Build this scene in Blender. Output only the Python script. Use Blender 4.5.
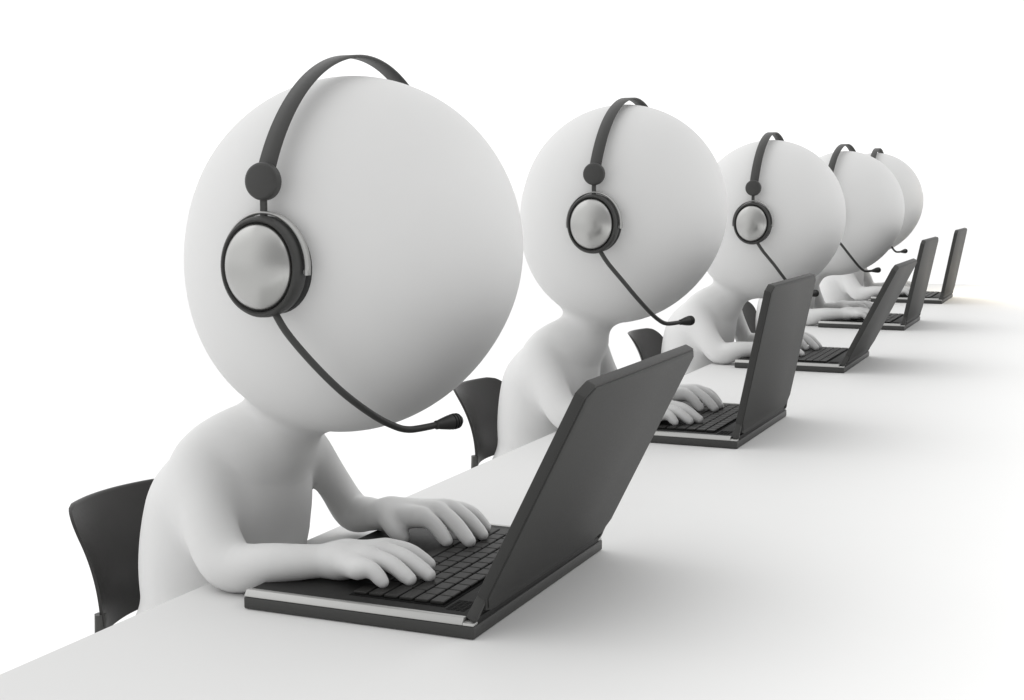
import bpy, bmesh, math, numpy as np
from mathutils import Vector, Matrix
R = math.radians
for o in list(bpy.data.objects):
    bpy.data.objects.remove(o, do_unlink=True)
scene = bpy.context.scene
col = scene.collection

# ------------------------------------------------------------------ camera, light, exposure
SPACING = 1.0325                     # distance between the seats along the table
DRIFT = [0, -.0096, -.0170, -.0217, -.0272]   # the row is not perfectly straight
W, D = .36, .254                     # laptop width (along the table) and depth
CAM = (.5314, -1.1562, .4202)
cd = bpy.data.cameras.new('camera')
cam = bpy.data.objects.new('camera', cd)
col.objects.link(cam)
cam.location = CAM
cam.rotation_euler = (R(90) - .11507, 0, .40288)
cd.sensor_width = 36
cd.lens = 1406.17 / 1024 * 36
cd.clip_start, cd.clip_end = .02, 400
scene.camera = cam

world = bpy.data.worlds.new('World')
scene.world = world
world.use_nodes = True
bg = world.node_tree.nodes['Background']
# a white studio all round, dimmer in the part of the room behind the photographer
wn = world.node_tree
wtc = wn.nodes.new('ShaderNodeTexCoord')
wdot = wn.nodes.new('ShaderNodeVectorMath')
wdot.operation = 'DOT_PRODUCT'
wdot.inputs[1].default_value = Vector((.74, -.67, .0)).normalized()
wmr = wn.nodes.new('ShaderNodeMapRange')
wmr.interpolation_type = 'SMOOTHSTEP'
wmr.inputs['From Min'].default_value = .10
wmr.inputs['From Max'].default_value = .92
wmr.inputs['To Min'].default_value = 1.20
wmr.inputs['To Max'].default_value = .56
wn.links.new(wtc.outputs['Generated'], wdot.inputs[0])
wn.links.new(wdot.outputs['Value'], wmr.inputs['Value'])
wn.links.new(wmr.outputs['Result'], bg.inputs['Strength'])
bg.inputs['Color'].default_value = (1, 1, 1, 1)

def area(name, loc, target, size, power, color=(1, 1, 1), size_y=None, spread=180):
    l = bpy.data.lights.new(name, 'AREA')
    l.energy = power
    l.color = color
    l.shape = 'RECTANGLE'
    l.size, l.size_y = size, size_y or size
    l.spread = R(spread)
    o = bpy.data.objects.new(name, l)
    col.objects.link(o)
    o.location = loc
    o.rotation_euler = (Vector(target) - Vector(loc)).to_track_quat('-Z', 'Y').to_euler()
    return o

area('table_fill', (1.70, 2.6, 1.5), (1.65, 2.6, 0), 8.0, 80, size_y=1.6, spread=95)  # unseen fill light, added to fade the right of the desk to white
area('far_warm_fill', (.50, 4.85, .9), (.46, 4.75, 0), .6, 4.0, (1, .86, .62), spread=75)  # added warm fill, no visible source: brightens and tints the far desk end
area('floor_fill', (-2.2, 2.0, 1.2), (-1.0, 1.8, -.42), 7.0, 9, size_y=3.0, spread=90)  # added fill outside the view, lifts the shaded floor to white

vs = scene.view_settings
scene.display_settings.display_device = 'sRGB'
vs.view_transform = 'Standard'
vs.look = 'None'
vs.exposure = 0
vs.gamma = 1
cy = scene.cycles
cy.max_bounces = 6
cy.diffuse_bounces = 2
cy.glossy_bounces = 4

# ------------------------------------------------------------------ materials
def mat(name, color, rough=.5, metal=0., noise=.0, nscale=60, bump=0., spec=.5, vary=.06):
    m = bpy.data.materials.new(name)
    m.use_nodes = True
    nt = m.node_tree
    b = nt.nodes['Principled BSDF']
    b.inputs['Base Color'].default_value = (*color, 1)
    b.inputs['Roughness'].default_value = rough
    b.inputs['Metallic'].default_value = metal
    b.inputs['Specular IOR Level'].default_value = spec
    tc = nt.nodes.new('ShaderNodeTexCoord')
    nz = nt.nodes.new('ShaderNodeTexNoise')
    nz.inputs['Scale'].default_value = nscale
    nz.inputs['Detail'].default_value = 4
    nt.links.new(tc.outputs['Object'], nz.inputs['Vector'])
    if noise:
        mx = nt.nodes.new('ShaderNodeMix')
        mx.data_type = 'RGBA'
        mx.inputs['A'].default_value = (*[c * (1 - noise) for c in color], 1)
        mx.inputs['B'].default_value = (*[min(1, c * (1 + noise)) for c in color], 1)
        nt.links.new(nz.outputs['Fac'], mx.inputs['Factor'])
        nt.links.new(mx.outputs['Result'], b.inputs['Base Color'])
    mr = nt.nodes.new('ShaderNodeMapRange')
    mr.inputs['To Min'].default_value = max(.02, rough - vary)
    mr.inputs['To Max'].default_value = min(1, rough + vary)
    nt.links.new(nz.outputs['Fac'], mr.inputs['Value'])
    nt.links.new(mr.outputs['Result'], b.inputs['Roughness'])
    if bump:
        bp = nt.nodes.new('ShaderNodeBump')
        bp.inputs['Strength'].default_value = bump
        bp.inputs['Distance'].default_value = .0008
        nt.links.new(nz.outputs['Fac'], bp.inputs['Height'])
        nt.links.new(bp.outputs['Normal'], b.inputs['Normal'])
    return m

M = dict(
    white=mat('white_matt_plastic', (.71, .71, .705), .6, noise=.01, nscale=12, spec=.2),
    table=mat('white_table_top', (.665, .665, .66), .65, noise=.01, nscale=9, spec=.12),
    floor=mat('white_floor', (.96, .96, .96), .8, noise=.003, nscale=3, spec=.05),
    dark=mat('charcoal_plastic', (.050, .050, .0485), .5, noise=.06, nscale=240, bump=.06, spec=.3),
    lid=mat('dark_lid', (.048, .048, .0467), .55, noise=.04, nscale=300, bump=.05, spec=.15),
    deck=mat('dark_deck', (.016, .016, .0155), .6, noise=.05, nscale=200, spec=.25),
    key=mat('dark_keys', (.021, .0205, .0195), .5, noise=.05, nscale=300, spec=.22),
    hole=mat('black_recess', (.008, .008, .008), .8, spec=.1),
    screen=mat('dark_screen_glass', (.012, .012, .014), .15, spec=.5),
    silver=mat('silver_trim', (.43, .43, .42), .40, .6, noise=.03, nscale=400),
    steel=mat('brushed_steel', (.42, .42, .41), .28, 1., noise=0, vary=.004),
    headset=mat('headset_black', (.045, .045, .0435), .5, noise=.06, nscale=260, bump=.05, spec=.35),
    cushion=mat('ear_cushion', (.022, .022, .022), .8, noise=.1, nscale=200, bump=.2),
    chair=mat('chair_shell', (.015, .014, .013), .40, noise=.06, nscale=220, bump=.05, spec=.3),
    bracket=mat('chair_bracket', (.075, .075, .072), .45, noise=.05, nscale=200, spec=.3),
)

# ------------------------------------------------------------------ mesh helpers
def link(name, me, parent=None, smooth=False, angle=None):
    o = bpy.data.objects.new(name, me)
    col.objects.link(o)
    if parent:
        o.parent = parent
    if smooth:
        me.polygons.foreach_set('use_smooth', [True] * len(me.polygons))
        if angle:
            me.set_sharp_from_angle(angle=R(angle))
    return o

def obj(name, bm, m, parent=None, smooth=True, angle=40):
    bmesh.ops.recalc_face_normals(bm, faces=bm.faces)
    me = bpy.data.meshes.new(name)
    bm.to_mesh(me)
    bm.free()
    me.materials.append(M[m])
    return link(name, me, parent, smooth, angle)

def tag(o, label=None, cat=None, group=None, kind=None):
    for k, v in (('label', label), ('category', cat), ('group', group), ('kind', kind)):
        if v:
            o[k] = v
    return o

def empty(name, loc, label, cat, group=None):
    o = bpy.data.objects.new(name, None)
    col.objects.link(o)
    o.location = loc
    o.empty_display_size = .05
    return tag(o, label, cat, group)

def box(x0, x1, y0, y1, z0, z1, bevel=0, seg=2, bm=None):
    b = bmesh.new()
    bmesh.ops.create_cube(b, size=1)
    for v in b.verts:
        v.co = Vector(((x0 + x1) / 2 + v.co.x * (x1 - x0), (y0 + y1) / 2 + v.co.y * (y1 - y0), (z0 + z1) / 2 + v.co.z * (z1 - z0)))
    if bevel:
        bmesh.ops.bevel(b, geom=list(b.edges), offset=bevel, segments=seg, affect='EDGES', profile=.5)
    return join(bm, b)

def join(bm, b):
    if bm is None:
        return b
    me = bpy.data.meshes.new('t')
    b.to_mesh(me)
    b.free()
    bm.from_mesh(me)
    bpy.data.meshes.remove(me)
    return bm

def prism(pts, axis, a, b, bevel=0, seg=2, bm=None):
    """closed outline pts (2-D) extruded along axis from a to b"""
    m = bmesh.new()
    def co(p, t):
        return {'x': (t, p[0], p[1]), 'y': (p[0], t, p[1]), 'z': (p[0], p[1], t)}[axis]
    v0 = [m.verts.new(co(p, a)) for p in pts]
    v1 = [m.verts.new(co(p, b)) for p in pts]
    n = len(pts)
    m.faces.new(v0)
    m.faces.new(v1[::-1])
    for i in range(n):
        m.faces.new((v0[i], v0[(i + 1) % n], v1[(i + 1) % n], v1[i]))
    if bevel:
        bmesh.ops.bevel(m, geom=list(m.edges), offset=bevel, segments=seg, affect='EDGES', profile=.5)
    return join(bm, m)

def lathe(prof, axis='y', n=48, bm=None, M4=None):
    """prof: (radius, height) pairs, spun about the axis; ends closed when radius is 0"""
    m = bmesh.new()
    rings = []
    for r, h in prof:
        if r < 1e-6:
            rings.append([m.verts.new((0, 0, h))])
        else:
            rings.append([m.verts.new((r * math.cos(2 * math.pi * k / n), r * math.sin(2 * math.pi * k / n), h)) for k in range(n)])
    for a, b in zip(rings, rings[1:]):
        for k in range(n):
            q = [a[k % len(a)], a[(k + 1) % len(a)], b[(k + 1) % len(b)], b[k % len(b)]]
            q = list(dict.fromkeys(q))
            if len(q) > 2:
                m.faces.new(q)
    rot = {'z': Matrix.Identity(4), 'y': Matrix.Rotation(R(90), 4, 'X'), 'x': Matrix.Rotation(R(90), 4, 'Y')}[axis]
    bmesh.ops.transform(m, matrix=(M4 or Matrix.Identity(4)) @ rot, verts=m.verts)
    return join(bm, m)

def spline(pts, n=10):
    """Catmull-Rom through the points"""
    P = [Vector(p) for p in pts]
    P = [2 * P[0] - P[1]] + P + [2 * P[-1] - P[-2]]
    out = []
    for i in range(1, len(P) - 2):
        a, b, c, d = P[i - 1:i + 3]
        for k in range(n):
            t = k / n
            out.append(.5 * ((2 * b) + (c - a) * t + (2 * a - 5 * b + 4 * c - d) * t * t + (3 * b - a - 3 * c + d) * t ** 3))
    out.append(P[-2])
    return out

def tube(path, rad, n=12, bm=None):
    m = bmesh.new()
    path = [Vector(p) for p in path]
    N = len(path)
    rads = rad if isinstance(rad, (list, tuple)) else [rad] * N
    up = None
    rings = []
    for i, p in enumerate(path):
        t = (path[min(i + 1, N - 1)] - path[max(i - 1, 0)]).normalized()
        if up is None:
            up = t.orthogonal().normalized()
        up = (up - t * up.dot(t)).normalized()
        s = t.cross(up)
        rings.append([m.verts.new(p + (up * math.cos(2 * math.pi * k / n) + s * math.sin(2 * math.pi * k / n)) * rads[i]) for k in range(n)])
    for a, b in zip(rings, rings[1:]):
        for k in range(n):
            m.faces.new((a[k], a[(k + 1) % n], b[(k + 1) % n], b[k]))
    m.faces.new(rings[0][::-1])
    m.faces.new(rings[-1])
    return join(bm, m)

def strip(path, normals, width_axis, w, t, bevel=0, bm=None):
    """flat band of width w and thickness t along a path"""
    m = bmesh.new()
    rings = []
    wa = Vector(width_axis)
    for i, (p, nn) in enumerate(zip(path, normals)):
        ww = w[i] if isinstance(w, (list, tuple)) else w
        p, nn = Vector(p), Vector(nn).normalized()
        e = t * .42
        prof = [(-ww / 2, -t / 2 + e), (-ww / 2 + e, -t / 2), (ww / 2 - e, -t / 2), (ww / 2, -t / 2 + e),
                (ww / 2, t / 2 - e), (ww / 2 - e, t / 2), (-ww / 2 + e, t / 2), (-ww / 2, t / 2 - e)]
        rings.append([m.verts.new(p + wa * a + nn * b) for a, b in prof])
    for a, b in zip(rings, rings[1:]):
        for k in range(8):
            m.faces.new((a[k], a[(k + 1) % 8], b[(k + 1) % 8], b[k]))
    m.faces.new(rings[0][::-1])
    m.faces.new(rings[-1])
    return join(bm, m)

def copy_tree(o, parent=None):
    c = o.copy()
    col.objects.link(c)
    if parent:
        c.parent = parent
    for ch in list(o.children):
        copy_tree(ch, c)
    return c

# ------------------------------------------------------------------ the setting
FLOOR = -.44
bm = bmesh.new()
vv = [bm.verts.new(p) for p in ((-120, -60, FLOOR), (120, -60, FLOOR), (120, 200, FLOOR), (-120, 200, FLOOR))]
bm.faces.new(vv)
tag(obj('floor', bm, 'floor', smooth=False), kind='structure')

t = empty('desk', (.24, 2.3, FLOOR), 'long plain white desk running away beneath the row of dark laptops', 'desk')
TX0, TX1, TY0, TY1 = -.3435, .95, -.62, 5.25
sk = .0031   # the row drifts a little: the edge follows it
pts = []
for p in ((TX0 - sk * TY0 * 0, TY0), (TX1, TY0), (TX1, TY1), (TX0 - .004, TY1)):
    pts.append((p[0] - .24, p[1] - 2.3))
top = obj('table_top', prism(pts, 'z', -.034 - FLOOR, -FLOOR, .004, 3), 'table', t)
for lx in (TX0 + .12, TX1 - .1):
    for ly in (TY0 + .1, 2.3, TY1 - .1):
        obj('leg', box(lx - .02 - .24, lx + .02 - .24, ly - .02 - 2.3, ly + .02 - 2.3, 0, -.0345 - FLOOR, .003), 'table', t)

# ------------------------------------------------------------------ laptop
BT = .0185
def make_laptop():
    t = empty('laptop', (0, 0, 0), 'laptop', 'laptop', 'laptops in a row on the desk')
    hx, hy = D / 2, W / 2
    bm = box(-hx, hx, -hy, hy, .0006, .0128, .0018, 2)
    obj('base', bm, 'dark', t)
    # deck: the upper half of the base, dark, between the silver side strips
    obj('deck', box(-hx + .0012, hx - .0012, -hy + .0112, hy - .0112, .0129, BT, .0010, 2), 'deck', t)
    for s in (-1, 1):
        def y(v):
            return s * v
        prof = [(y(hy - .0004), .0130), (y(hy - .0008), .0142), (y(hy - .0048), BT + .0008), (y(hy - .0108), BT + .0008), (y(hy - .0108), .0130)]
        bm = prism(prof, 'x', -hx + .0005, hx - .0125, .0006, 2)
        prof = [(y(hy - .0004), .0130), (y(hy - .0008), .0142), (y(hy - .0022), .0155), (y(hy - .0108), .0155), (y(hy - .0108), .0130)]
        prism(prof, 'x', hx - .0123, hx - .0008, .0005, 2, bm)
        obj('side_strip', bm, 'silver', t)
    # keyboard: six rows running along the hinge
    kb = obj('keyboard', box(-hx + .104, hx - .0445, -hy + .030, hy - .030, BT - .0004, BT + .0006, .0003, 1), 'hole', t)
    x0, x1, y0, y1 = hx - .148, hx - .0465, -hy + .033, hy - .033
    rp = (x1 - x0) / 6
    widths = [
        [1.3, 1, 1, 1.1, 5.2, 1.1, 1, 1.1, 1.2],
        [2.2] + [1] * 10 + [1.8],
        [1.7] + [1] * 11 + [1.3],
        [1.4] + [1] * 12,
        [1] * 13 + [1],
        [1] * 14,
    ]
    cache = {}
    for r, ws in enumerate(widths):
        u = (y1 - y0) / sum(ws)
        y = y0
        for w in ws:
            yw = w * u
            k = round(yw, 5)
            if k not in cache:
                b = box(-rp / 2 + .0013, rp / 2 - .0013, -yw / 2 + .0006, yw / 2 - .0006, 0, .0032, .0008, 1)
                o = obj('key', b, 'key', kb, angle=30)
                cache[k] = o.data
            else:
                o = bpy.data.objects.new('key', cache[k])
                col.objects.link(o)
                o.parent = kb
            o.location = (x0 + (r + .5) * rp, y + yw / 2, BT + .0007)
            y += yw
    for s in (-1, 1):
        bm = None
        for a in range(4):
            for c in range(7):
                xx, yy = hx - .039 + a * .0052, s * (hy - .026 - c * .0048)
                bm = box(xx - .0020, xx + .0020, yy - .0013, yy + .0013, BT - .0003, BT + .0004, 0, 1, bm)
        obj('speaker_grille', bm, 'hole', t, smooth=False)
    obj('trackpad', box(-hx + .022, -hx + .078, -.045, .045, BT - .0002, BT + .0005, .0002, 1), 'key', t)
    obj('hinge', lathe([(0, -.128), (.0042, -.128), (.0046, -.127), (.0046, .127), (.0042, .128), (0, .128)], 'y', 20,
                       M4=Matrix.Translation((hx - .0060, 0, BT + .0010))), 'dark', t)
    # lid: pivots at the hinge, chamfered corners
    H = .2510
    w = hy - .0035
    LT = .0105
    out = [(-w, .022), (-w, H - .010), (-w + .017, H), (w - .017, H), (w, H - .010), (w, .022), (w - .018, .004), (w - .030, .004),
           (w - .033, -.001), (-w + .033, -.001), (-w + .030, .004), (-w + .018, .004)]
    lid = obj('lid', prism(out, 'x', -LT + .0015, .0015, .0016, 2), 'lid', t, angle=25)
    lid.location = (hx - .0005, 0, BT + .001)
    sc = obj('screen', box(-LT + .0010, -LT + .0018, -w + .012, w - .012, .026, H - .013, .0003, 1), 'screen', lid)
    g = .0024
    pan = [(-w + g, .024), (-w + g, H - .010 - g * .6), (-w + .017 + g * .4, H - g), (w - .017 - g * .4, H - g), (w - g, H - .010 - g * .6), (w - g, .024), (w - .019, .008), (-w + .019, .008)]
    obj('back_panel', prism(pan, 'x', .0008, .0030, .0007, 2), 'lid', lid, angle=25)
    # small clasp at the near hinge corner
    for s in (-1, 1):
        prof = [(-.0085, -.0035), (-.0015, -.0045), (.0014, -.0026), (.0016, .001), (.0010, .006), (.0006, .024), (-.0082, .024), (-.0092, .001)]
        yy = s * (w - .001)
        obj('hinge_cover', prism(prof, 'y', min(yy, yy - s * .006), max(yy, yy - s * .006), .0006, 2), 'dark', lid)
    return t, lid

LIDS = [.4580, .1960, .4560, .1930, .1760]
LAPTOP_LABELS = [
    'nearest and largest dark laptop, lid tilted far back, silver side strip',
    'second nearest dark laptop, upright lid in front of the third headset figure',
    'third laptop from the front, lid leaning far back, small in the picture',
    'second farthest small laptop, upright lid just left of the farthest laptop',
    'farthest and smallest laptop, upright lid at the far right of the row',
]
laptop0, _ = make_laptop()
for i in range(5):
    t = laptop0 if i == 0 else copy_tree(laptop0)
    t['label'] = LAPTOP_LABELS[i]
    yaw = [0, -.0074, .0008, -.0026, -.0034][i]
    dy = [0, .0126, -.0094, -.0009, .0022][i]
    t.location = (-D / 2 + DRIFT[i], W / 2 + i * SPACING + dy, 0)
    t.rotation_euler.z = yaw
    for c in t.children:
        if c.name.startswith('lid'):
            c.rotation_euler.y = LIDS[i]

# ------------------------------------------------------------------ people: one signed-distance body each
F = np.float32
def smin(a, b, k):
    h = np.maximum(k - np.abs(a - b), 0) / k
    return np.minimum(a, b) - h * h * (k * .25)

class Body:
    def __init__(s):
        pass
    @staticmethod
    def cone(P, a, b, ra, rb, sy=1.0):
        a, b = np.array(a, F), np.array(b, F)
        q = P - a
        ba = b - a
        if sy != 1.0:
            q = q * np.array([1, 1 / sy, 1], F)
            ba = ba * np.array([1, 1 / sy, 1], F)
        h = np.clip(q @ ba / max(ba @ ba, 1e-9), 0, 1)
        return np.linalg.norm(q - h[:, None] * ba, axis=1) - (ra + (rb - ra) * h)
    @staticmethod
    def ell(P, c, r):
        q = P - np.array(c, F)
        r = np.array(r, F)
        k0 = np.linalg.norm(q / r, axis=1)
        k1 = np.linalg.norm(q / (r * r), axis=1)
        return k0 * (k0 - 1) / np.maximum(k1, 1e-6)

def chain(P, pts, rads, k=.01, sy=1.0):
    d = None
    for i in range(len(pts) - 1):
        e = Body.cone(P, pts[i], pts[i + 1], rads[i], rads[i + 1], sy)
        d = e if d is None else smin(d, e, k)
    return d

def smooth_path(pts, rads, n=5):
    A = np.array([(*p, r) for p, r in zip(pts, rads)])
    A = np.vstack([2 * A[0] - A[1], A, 2 * A[-1] - A[-2]])
    out = []
    for i in range(1, len(A) - 2):
        a, b, c, e = A[i - 1:i + 3]
        for k in range(n):
            t = k / n
            out.append(.5 * (2 * b + (c - a) * t + (2 * a - 5 * b + 4 * c - e) * t * t + (3 * b - a - 3 * c + e) * t ** 3))
    out.append(A[-2])
    out = np.array(out)
    return out[:, :3], np.maximum(out[:, 3], .004)

def limb(P, pts, rads, k=.006, n=5, pad=.085):
    q, r = smooth_path(pts, rads, n)
    d = np.full(len(P), F(1))
    m = near(P, q, pad)
    if m.any():
        d[m] = chain(P[m], q, r, k)
    return d

def near(P, pts, pad):
    pts = np.array(pts, F)
    lo, hi = pts.min(0) - pad, pts.max(0) + pad
    return np.all((P > lo) & (P < hi), axis=1)

def body_sdf(P, q):
    """q: the pose, in seat coordinates (the middle of the seat is y = 0)"""
    dx, dz = q['head']
    # trunk: hips to neck root
    T = q['trunk']
    tr = q['trunk_r']
    d = smin(chain(P, T[:3], tr[:3], .05, 1.44), chain(P, T[2:], [tr[2] * 1.0, tr[3]], .05, 1.22), .06)
    # legs under the table
    for s in (-1, 1):
        leg = chain(P, [(-.43, s * .052, -.115), (-.245, s * .07, -.118), (-.215, s * .072, -.36)], [.064, .047, .036], .03)
        foot = Body.ell(P, (-.185, s * .073, -.408), (.066, .036, .030))
        d = smin(d, smin(leg, foot, .03), .03)
    # arms
    for A in (q['rarm'], q['larm']):
        a = limb(P, A['pts'], A['r'])
        d = smin(d, a, A['k'])
    # head and neck
    hc = np.array([HEAD[0] + dx, 0, HEAD[2] + dz])
    h = Body.ell(P, hc, (.1800, .180, .1825))
    h = smin(h, Body.ell(P, hc + np.array([-.036, 0, -.072]), (.108, .106, .104)), .09)
    n = q['neck']
    h = smin(h, Body.cone(P, n[0], n[1], n[2], n[3], 1.15), .030)
    d = smin(d, h, .022)
    # hands: palm, four fingers, thumb
    for Hd in (q['rhand'], q['lhand']):
        allp = [Hd['wrist']] + Hd['kn'] + Hd['tips'] + [Hd['th'][-1]]
        m = near(P, allp, .05)
        if not m.any():
            continue
        Q = P[m]
        w = np.array(Hd['wrist'], F)
        kn = [np.array(k, F) for k in Hd['kn']]
        palm = None
        for k in kn:
            e = Body.cone(Q, w + (k - w) * np.array([.12, .45, .12], F), k - np.array([.004, 0, .0025], F), .0112, .0090)
            palm = e if palm is None else smin(palm, e, .022)
        f = None
        for j, (k, tp) in enumerate(zip(kn, Hd['tips'])):
            tp = np.array(tp, F)
            r = Hd['fr'] * (1, 1.04, 1.0, .9)[j] if Hd['order'] == 'index' else Hd['fr'] * (.9, 1.0, 1.04, 1)[j]
            v = tp - k
            k0 = w + (k - w) * .55
            m1 = k + v * .52 + np.array([0, 0, .0052], F)
            e = limb(Q, [k0, k, m1, tp], [r * .98, r * 1.08, r * 1.04, r * .90], .003, 4, .06)
            f = e if f is None else smin(f, e, .0022)
        hd = smin(palm, f, .010)
        th = limb(Q, Hd['th'], [.0100, .0092, .0084, .0078], .003, 4, .06)
        hd = smin(hd, th, .007)
        d[m] = smin(d[m], hd, .016)
    return d

def surface_nets(fn, lo, hi, h):
    lo = np.array(lo, F)
    C = 4
    nb = np.ceil((np.array(hi) - lo) / (h * C)).astype(int)
    n = nb * C + 1
    # coarse pass: block centres
    ax = [lo[i] + (np.arange(nb[i]) + .5) * h * C for i in range(3)]
    g = np.stack(np.meshgrid(*ax, indexing='ij'), -1).reshape(-1, 3).astype(F)
    dc = np.concatenate([fn(c) for c in np.array_split(g, max(1, len(g) // 200000))])
    dc = dc.reshape(nb)
    V = np.full(n, F(1))
    up = np.repeat(np.repeat(np.repeat(dc, C, 0), C, 1), C, 2)
    V[:-1, :-1, :-1] = np.sign(up)
    act = np.abs(dc) < h * C * 1.5
    A = np.zeros(n, bool)
    for (i, j, k) in np.argwhere(act):
        A[i * C:i * C + C + 1, j * C:j * C + C + 1, k * C:k * C + C + 1] = True
    idx = np.argwhere(A)
    pts = (lo + idx * h).astype(F)
    val = np.concatenate([fn(c) for c in np.array_split(pts, max(1, len(pts) // 200000))])
    V[A] = val
    S = V < 0
    cnt = np.zeros(np.array(n) - 1, np.int8)
    for a in (0, 1):
        for b in (0, 1):
            for c in (0, 1):
                cnt += S[a:n[0] - 1 + a, b:n[1] - 1 + b, c:n[2] - 1 + c]
    cells = np.argwhere((cnt > 0) & (cnt < 8))
    vid = np.full(cnt.shape, -1, np.int32)
    vid[tuple(cells.T)] = np.arange(len(cells))
    acc = np.zeros((len(cells), 3), np.float64)
    num = np.zeros(len(cells))
    corners = np.array([(a, b, c) for a in (0, 1) for b in (0, 1) for c in (0, 1)])
    for i in range(8):
        for j in range(i + 1, 8):
            if np.abs(corners[i] - corners[j]).sum() != 1:
                continue
            va = V[tuple((cells + corners[i]).T)]
            vb = V[tuple((cells + corners[j]).T)]
            m = (va < 0) != (vb < 0)
            t = np.where(m, va / np.where(m, va - vb, 1), 0)
            p = corners[i] + t[:, None] * (corners[j] - corners[i])
            acc[m] += p[m]
            num += m
    verts = lo + (cells + acc / num[:, None]) * h
    quads = []
    for ax_ in range(3):
        o1, o2 = [(1, 2), (2, 0), (0, 1)][ax_]
        s0 = [slice(1, -1)] * 3
        s0[ax_] = slice(0, n[ax_] - 1)
        s1 = list(s0)
        s1[ax_] = slice(1, n[ax_])
        a_, b_ = S[tuple(s0)], S[tuple(s1)]
        e = np.argwhere(a_ != b_)
        flip = a_[tuple(e.T)]
        e = e + 1
        e[:, ax_] -= 1
        u = np.zeros(3, int); u[o1] = 1
        w = np.zeros(3, int); w[o2] = 1
        q = np.stack([vid[tuple((e - u - w).T)], vid[tuple((e - w).T)], vid[tuple(e.T)], vid[tuple((e - u).T)]], 1)
        q[~flip] = q[~flip][:, ::-1]
        quads.append(q)
    Q = np.concatenate(quads)
    # project onto the zero level (Newton steps along the gradient), then relax a touch
    def proj(v, it):
        for _ in range(it):
            e = h * .3
            p = v.astype(F)
            d0 = np.concatenate([fn(c) for c in np.array_split(p, max(1, len(p) // 200000))])
            gr = np.empty_like(v)
            for k in range(3):
                o = np.zeros(3, F); o[k] = e
                gr[:, k] = (np.concatenate([fn(c) for c in np.array_split(p + o, max(1, len(p) // 200000))]) - d0) / e
            l2 = np.maximum((gr * gr).sum(1), .05)
            st = gr * (d0 / l2)[:, None]
            ln = np.linalg.norm(st, axis=1)
            st *= np.minimum(1, h * .7 / np.maximum(ln, 1e-9))[:, None]
            v = v - st
        return v
    def relax(v):
        s = np.zeros_like(v)
        c = np.zeros(len(v))
        for a, b in ((0, 1), (1, 2), (2, 3), (3, 0)):
            np.add.at(s, Q[:, a], v[Q[:, b]])
            np.add.at(c, Q[:, a], 1)
        return v * .4 + (s / np.maximum(c, 1)[:, None]) * .6
    verts = proj(verts, 1)
    verts = relax(relax(verts))
    verts = proj(verts, 2)
    return verts, Q

HEAD = np.array([-.2205, 0, .3555])
EAR, EARZ = .0065, -.0105

def pose(head=(0, 0), trunk=(0, 0), near_hand=(0, 0), far_hand=(0, 0), elbow=(0, 0), shoulder=(0, 0)):
    hx, hz = head
    tx, tz = trunk
    nx, ny = near_hand
    fx, fy = far_hand
    ex, ey = elbow
    sx, sz = shoulder
    rk = [(-.150, -.127, .0405), (-.152, -.105, .0455), (-.151, -.083, .0470), (-.155, -.060, .0440)]
    rt = [(-.126, -.124, .0275), (-.106, -.104, .0275), (-.095, -.083, .0275), (-.113, -.046, .0275)]
    lk = [(-.173, .054, .0510), (-.164, .076, .0535), (-.157, .095, .0525), (-.151, .112, .048)]
    lt = [(-.139, .050, .0275), (-.115, .059, .0275), (-.114, .092, .0275), (-.125, .126, .0275)]
    mv = lambda L, a, b: [(p[0] + a, p[1] + b, p[2]) for p in L]
    return dict(
        head=head,
        trunk=[(-.410, 0, -.09), (-.404, 0, -.01), (-.390 + tx * .5, 0, .058 + tz * .5), (-.352 + tx, 0, .120 + tz)],
        trunk_r=[.070, .0665, .0690, .0535],
        neck=((-.318 + tx, 0, .142 + tz), (-.272 + hx, 0, .225 + hz), .034, .040),
        rarm=dict(k=.021, pts=[(-.330 + tx, -.016, .146 + tz), (-.379 + tx + sx, -.062, .118 + tz + sz), (-.350 + sx * .6 + ex * .5, -.103, .072), (-.306 + ex, -.127 + ey, .0268), (-.248 + nx * .5, -.127 + ny * .5, .0345), (-.187 + nx, -.100 + ny, .0380)],
                  r=[.040, .0345, .0278, .0255, .0190, .0138]),
        larm=dict(k=.009, pts=[(-.324 + tx, .026, .130 + tz), (-.331 + tx + sx, .072, .112 + tz + sz), (-.319 + sx * .5, .105, .072), (-.303, .127, .030), (-.270 + fx * .5, .109 + fy * .5, .0335), (-.236 + fx, .083 + fy, .0410)],
                  r=[.030, .0255, .0195, .0202, .0180, .0136]),
        rhand=dict(order='pinky', wrist=(-.187 + nx, -.099 + ny, .0375), kn=mv(rk, nx, ny), tips=mv(rt, nx, ny), fr=.0077,
                   th=mv([(-.190, -.078, .040), (-.172, -.052, .034), (-.155, -.036, .030), (-.142, -.030, .0275)], nx, ny)),
        lhand=dict(order='index', wrist=(-.234 + fx, .082 + fy, .0415), kn=mv(lk, fx, fy), tips=mv(lt, fx, fy), fr=.0077,
                   th=mv([(-.226, .070, .045), (-.214, .055, .041), (-.203, .049, .033), (-.194, .051, .0262)], fx, fy)),
    )

POSES = [
    pose(),
    pose(head=(-.033, .026), trunk=(-.002, .008), far_hand=(.014, .004), near_hand=(.002, .016)),
    pose(head=(0, -.004), near_hand=(-.024, .004), far_hand=(.003, .004)),
    pose(head=(.004, -.006), near_hand=(.006, 0)),
    pose(head=(-.060, .012), trunk=(-.015, .010)),
]
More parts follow.
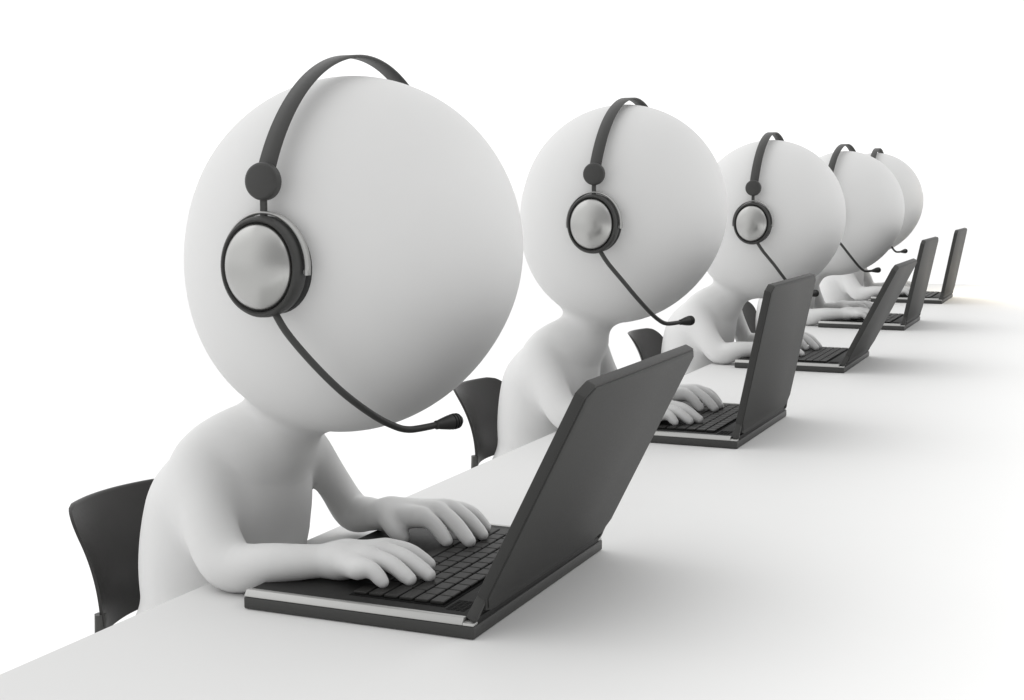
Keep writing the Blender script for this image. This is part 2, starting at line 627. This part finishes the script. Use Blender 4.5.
# how each headset sits on its head: forward, up, turned
WEAR = [(0, 0, 0), (.005, -.010, 0), (-.003, -.003, 0), (-.008, .000, -.09), (.003, -.004, 0)]
PERSON_LABELS = [
    'nearest and largest round-headed white figure, typing on the nearest dark laptop',
    'second nearest white figure wearing a headset, seated behind the nearest laptop lid',
    'third white figure from the front, in the middle of the row, typing',
    'fourth white figure from the front, head partly covered by the third head',
    'farthest white figure, only the front of its head and an arm showing',
]
HRES = [.0020, .0027, .0034, .004, .0045]
people = []
for i in range(5):
    q = POSES[i]
    v, Q = surface_nets(lambda P: body_sdf(P, q), (-.56, -.22, -.4405), (-.02 if i else -.02, .22, .56), HRES[i])
    # the soles rest on the floor
    v[:, 2] = np.maximum(v[:, 2], FLOOR + .0005)
    org = np.array([-.43, 0, FLOOR])
    v = v - org
    me = bpy.data.meshes.new('person')
    me.vertices.add(len(v))
    me.vertices.foreach_set('co', v.astype(F).ravel())
    me.loops.add(Q.size)
    me.loops.foreach_set('vertex_index', Q.ravel().astype(np.int32))
    me.polygons.add(len(Q))
    me.polygons.foreach_set('loop_start', np.arange(0, Q.size, 4, dtype=np.int32))
    me.update(calc_edges=True)
    me.validate()
    me.materials.append(M['white'])
    o = link('person', me, None, True)
    o.location = (org[0] + DRIFT[i], W / 2 + i * SPACING, FLOOR)
    tag(o, PERSON_LABELS[i], 'person', 'white figures seated along the desk')
    people.append(o)

# ------------------------------------------------------------------ headset (origin: the middle of the head)
def make_headset():
    t = empty('headset', (0, 0, 0), 'headset', 'headset', 'headsets worn by the row of figures')
    Rb, Ry = .2130, .2050
    a0 = math.asin(.078 / Rb)
    ang = [a0 + (math.pi - 2 * a0) * k / 64 for k in range(65)]
    path = [(0, -Ry * math.cos(a), Rb * math.sin(a)) for a in ang]
    nor = [(0, -math.cos(a), math.sin(a)) for a in ang]
    obj('headband', strip(path, nor, (1, 0, 0), .0205, .0032), 'headset', t, angle=50)
    for s in (-1, 1):
        T = lambda y, z: Matrix.Translation((0, y, z))
        flip = Matrix.Scale(-1, 4, (0, 1, 0)) if s > 0 else Matrix.Identity(4)
        def lay(bm):
            bmesh.ops.transform(bm, matrix=flip, verts=bm.verts)
            return bm
        # small round pivot
        b = lathe([(0, .0065), (.0145, .0065), (.0172, .0052), (.0180, .0028), (.0180, -.0040), (.0168, -.0058), (0, -.0058)], 'y', 40, M4=Matrix.Translation((0, -.1905, .081)))
        obj('pivot_disc', lay(b), 'headset', t, angle=60)
        b = box(-.0034, .0034, -.1925, -.1885, .046, .072, .0008, 1)
        obj('slider_rod', lay(b), 'headset', t)
        # ear cup: dark ring, silver dome, cushion, and the bright yoke over its top
        C = Matrix.Translation((0, -.190, 0)) @ Matrix.Scale(.89, 4, (1, 0, 0))
        ring = [(.0426, .0118), (.0432, .0136), (.0448, .0144), (.0466, .0136), (.0482, .0095), (.0487, .0030), (.0480, -.0050), (.0450, -.0090), (.0380, -.0095), (.0400, .0070), (.0426, .0118)]
        cup = obj('ear_cup', lay(lathe(ring, 'y', 64, M4=C)), 'headset', t, angle=50)
        dome = [(0, .0295)] + [(.0424 * math.sin(R(a)), (.0085) + .0210 * math.cos(R(a))) for a in range(6, 91, 6)] + [(.0424, .0060)]
        obj('metal_dome', lay(lathe(dome, 'y', 64, M4=C)), 'steel', cup, angle=80)
        cush = [(.020, -.0090), (.0440, -.0092), (.0470, -.0120), (.0470, -.0190), (.0430, -.0230), (.020, -.0230), (.020, -.0090)]
        obj('ear_cushion', lay(lathe(cush, 'y', 48, M4=C)), 'cushion', cup)
        yk = [R(x) for x in np.linspace(-8, 188, 40)]
        yp = [(.0468 * math.cos(a), -.1890, .0515 * math.sin(a)) for a in yk]
        yn = [(math.cos(a), 0, math.sin(a)) for a in yk]
        y = obj('yoke', lay(strip(yp, yn, (0, 1, 0), .0095, .0028)), 'silver', t, angle=50)
        b = lathe([(0, .004), (.0018, .004), (.0022, .003), (.0022, -.004), (0, -.004)], 'x', 14, M4=Matrix.Translation((.0445, -.1895, -.004)))
        lathe([(0, .004), (.0018, .004), (.0022, .003), (.0022, -.004), (0, -.004)], 'x', 14, bm=b, M4=Matrix.Translation((-.0445, -.1895, -.004)))
        obj('yoke_pin', lay(b), 'silver', y)
    # boom microphone on the near cup
    bp = spline([(.010, -.194, -.040), (.026, -.194, -.063), (.050, -.184, -.094), (.067, -.158, -.124), (.078, -.118, -.151), (.084, -.086, -.1660), (.089, -.068, -.1715), (.095, -.050, -.1725), (.104, -.022, -.1720)], 8)
    obj('boom', tube(bp, [.0036] * len(bp), 14), 'headset', t, angle=60)
    a, b = Vector((.1015, -.030, -.1722)), Vector((.128, .026, -.169))
    dv = (b - a).normalized()
    L = .034
    rot = Vector((0, 0, 1)).rotation_difference(dv).to_matrix().to_4x4()
    mic = [(0, 0), (.0040, 0), (.0048, .0010), (.0048, .004), (.0056, .007), (.0078, .018), (.0084, .026), (.0076, .0310), (.0050, .0340), (0, .0350)]
    mo = obj('microphone', lathe(mic, 'z', 28, M4=Matrix.Translation(a) @ rot), 'headset', t, angle=60)
    bm = None
    for k in range(3):
        zz = .0225 + k * .0032
        rr = (.00825, .00850, .00820)[k]
        arc = [Vector((rr * math.cos(R(x)), rr * math.sin(R(x)), zz)) for x in range(0, 360, 20)]
        m = bmesh.new()
        prof = [(rr - .0006, zz - .0006), (rr + .0001, zz - .0005), (rr + .0001, zz + .0005), (rr - .0006, zz + .0006), (rr - .0006, zz - .0006)]
        bm = lathe(prof, 'z', 28, bm=bm, M4=Matrix.Translation(a) @ rot)
        m.free()
    obj('grille_slot', bm, 'hole', mo)
    return t

HEADSET_LABELS = [
    'largest headset with silver ear dome, on the nearest figure',
    'headset on the second nearest head, boom microphone above the nearest laptop lid',
    'headset on the third head, its microphone boom crossing behind a laptop lid',
    'headset on the fourth head, only band top and boom microphone showing',
    'headset on the farthest head, only a tiny band top and microphone showing',
]
hs0 = make_headset()
for i in range(5):
    t = hs0 if i == 0 else copy_tree(hs0)
    t['label'] = HEADSET_LABELS[i]
    dx, dz = POSES[i]['head']
    t.location = (HEAD[0] + EAR + dx + DRIFT[i] + WEAR[i][0], W / 2 + i * SPACING, HEAD[2] + EARZ + dz + WEAR[i][1])
    t.rotation_euler.z = WEAR[i][2]

# ------------------------------------------------------------------ chairs
def make_chair():
    t = empty('office_chair', (0, 0, 0), 'chair', 'chair', 'black chairs behind the seated figures')
    # curved shell: grid in (y, z), bowed backwards in the middle, flaring back at the top
    z0, z1, hw = -.084, .057, .110
    m = bmesh.new()
    out = []
    def inside(y, z):
        return (y, z)
    nY, nZ = 20, 60
    def shell(u, v, off):
        # u, v in -1..1 over a rounded rectangle
        yy, zz = u * hw, v
        r = .035
        x = -.497 - .030 * (1 - (yy / hw) ** 2) - .046 * max(0, (zz - z0) / (z1 - z0)) ** 2.4
        return Vector((x + off, yy, zz))
    gridf, gridb = [], []
    for j in range(nZ + 1):
        fz = j / nZ
        z = z0 + (z1 - z0) * fz
        # half width at this height: rounded top and bottom corners
        rt, rb = .034, .014
        w = hw * (.90 + .10 * fz)
        if z > z1 - rt:
            w -= rt - math.sqrt(max(0, rt * rt - (z - (z1 - rt)) ** 2))
        if z < z0 + rb:
            w -= rb - math.sqrt(max(0, rb * rb - (z0 + rb - z) ** 2))
        rowf, rowb = [], []
        for k in range(nY + 1):
            u = (-1 + 2 * k / nY) * w / hw
            rowf.append(m.verts.new(shell(u, z, 0)))
            rowb.append(m.verts.new(shell(u, z, -.0050)))
        gridf.append(rowf)
        gridb.append(rowb)
    for j in range(nZ):
        for k in range(nY):
            m.faces.new((gridf[j][k], gridf[j][k + 1], gridf[j + 1][k + 1], gridf[j + 1][k]))
            m.faces.new((gridb[j][k + 1], gridb[j][k], gridb[j + 1][k], gridb[j + 1][k + 1]))
        for k in (0, nY):
            m.faces.new((gridf[j][k], gridf[j + 1][k], gridb[j + 1][k], gridb[j][k]))
    for k in range(nY):
        for j in (0, nZ):
            m.faces.new((gridf[j][k], gridf[j][k + 1], gridb[j][k + 1], gridb[j][k]))
    edge = [e for e in m.edges if e.is_manifold and e.calc_face_angle(0) > 1.0]
    bmesh.ops.bevel(m, geom=edge, offset=.0014, segments=2, affect='EDGES', profile=.5)
    obj('backrest', m, 'chair', t, angle=60)
    # two uprights behind the lower corners of the shell, bent in under the seat
    for sd in (-1, 1):
        sp = spline([(-.5095, sd * .097, -.062), (-.5105, sd * .097, -.11), (-.510, sd * .094, -.16), (-.500, sd * .080, -.196), (-.470, sd * .050, -.2085), (-.435, sd * .012, -.2095)], 8)
        nn = []
        for k, p in enumerate(sp):
            d = (sp[min(k + 1, len(sp) - 1)] - sp[max(k - 1, 0)]).normalized()
            nn.append(d.cross(Vector((0, 1, 0))))
        obj('back_support', strip(sp, nn, (0, 1, 0), .016, .012), 'bracket', t, angle=50)
    # seat
    pts = []
    for cx, cy_, a0 in ((.07, .07, 0), (-.07, .07, 90), (-.07, -.07, 180), (.07, -.07, 270)):
        for a in range(0, 91, 15):
            pts.append((-.435 + cx + .04 * math.cos(R(a0 + a)), cy_ + .04 * math.sin(R(a0 + a))))
    obj('seat', prism(pts, 'z', -.203, -.172, .008, 3), 'chair', t, angle=50)
    obj('post', lathe([(0, FLOOR + .045), (.018, FLOOR + .045), (.018, -.30), (.012, -.30), (.012, -.2035), (0, -.2035)], 'z', 24, M4=Matrix.Translation((-.435, 0, 0))), 'bracket', t)
    for k in range(5):
        a = R(72 * k + 36)
        p0, p1 = Vector((-.435, 0, FLOOR + .055)), Vector((-.435 + .125 * math.cos(a), .125 * math.sin(a), FLOOR + .032))
        lg = obj('leg', tube([p0, p0.lerp(p1, .5), p1], [.013, .011, .009], 10), 'bracket', t)
        side = Vector((-math.sin(a), math.cos(a), 0))
        rot = Vector((0, 0, 1)).rotation_difference(side).to_matrix().to_4x4()
        obj('caster', lathe([(0, -.008), (.012, -.008), (.0145, -.006), (.0145, .006), (.012, .008), (0, .008)], 'z', 20,
                            M4=Matrix.Translation((p1.x, p1.y, FLOOR + .0150)) @ rot), 'chair', lg)
    return t
CHAIR_LABELS = [
    'nearest black chair back at far left, behind the nearest figure',
    'black chair back showing between the two nearest figures, beside the microphone',
    'small black chair back above the top edge of the nearest laptop lid',
    'smallest black chair back, seen under the third head beside its arm',
]
ch0 = make_chair()
ch0.name = 'office_chair'
for i in range(5):
    if i == 4:
        break
    t = ch0 if i == 0 else copy_tree(ch0)
    t['label'] = CHAIR_LABELS[i]
    t.location = (DRIFT[i] + .006 * (i > 0), W / 2 + .008 + i * SPACING, 0)
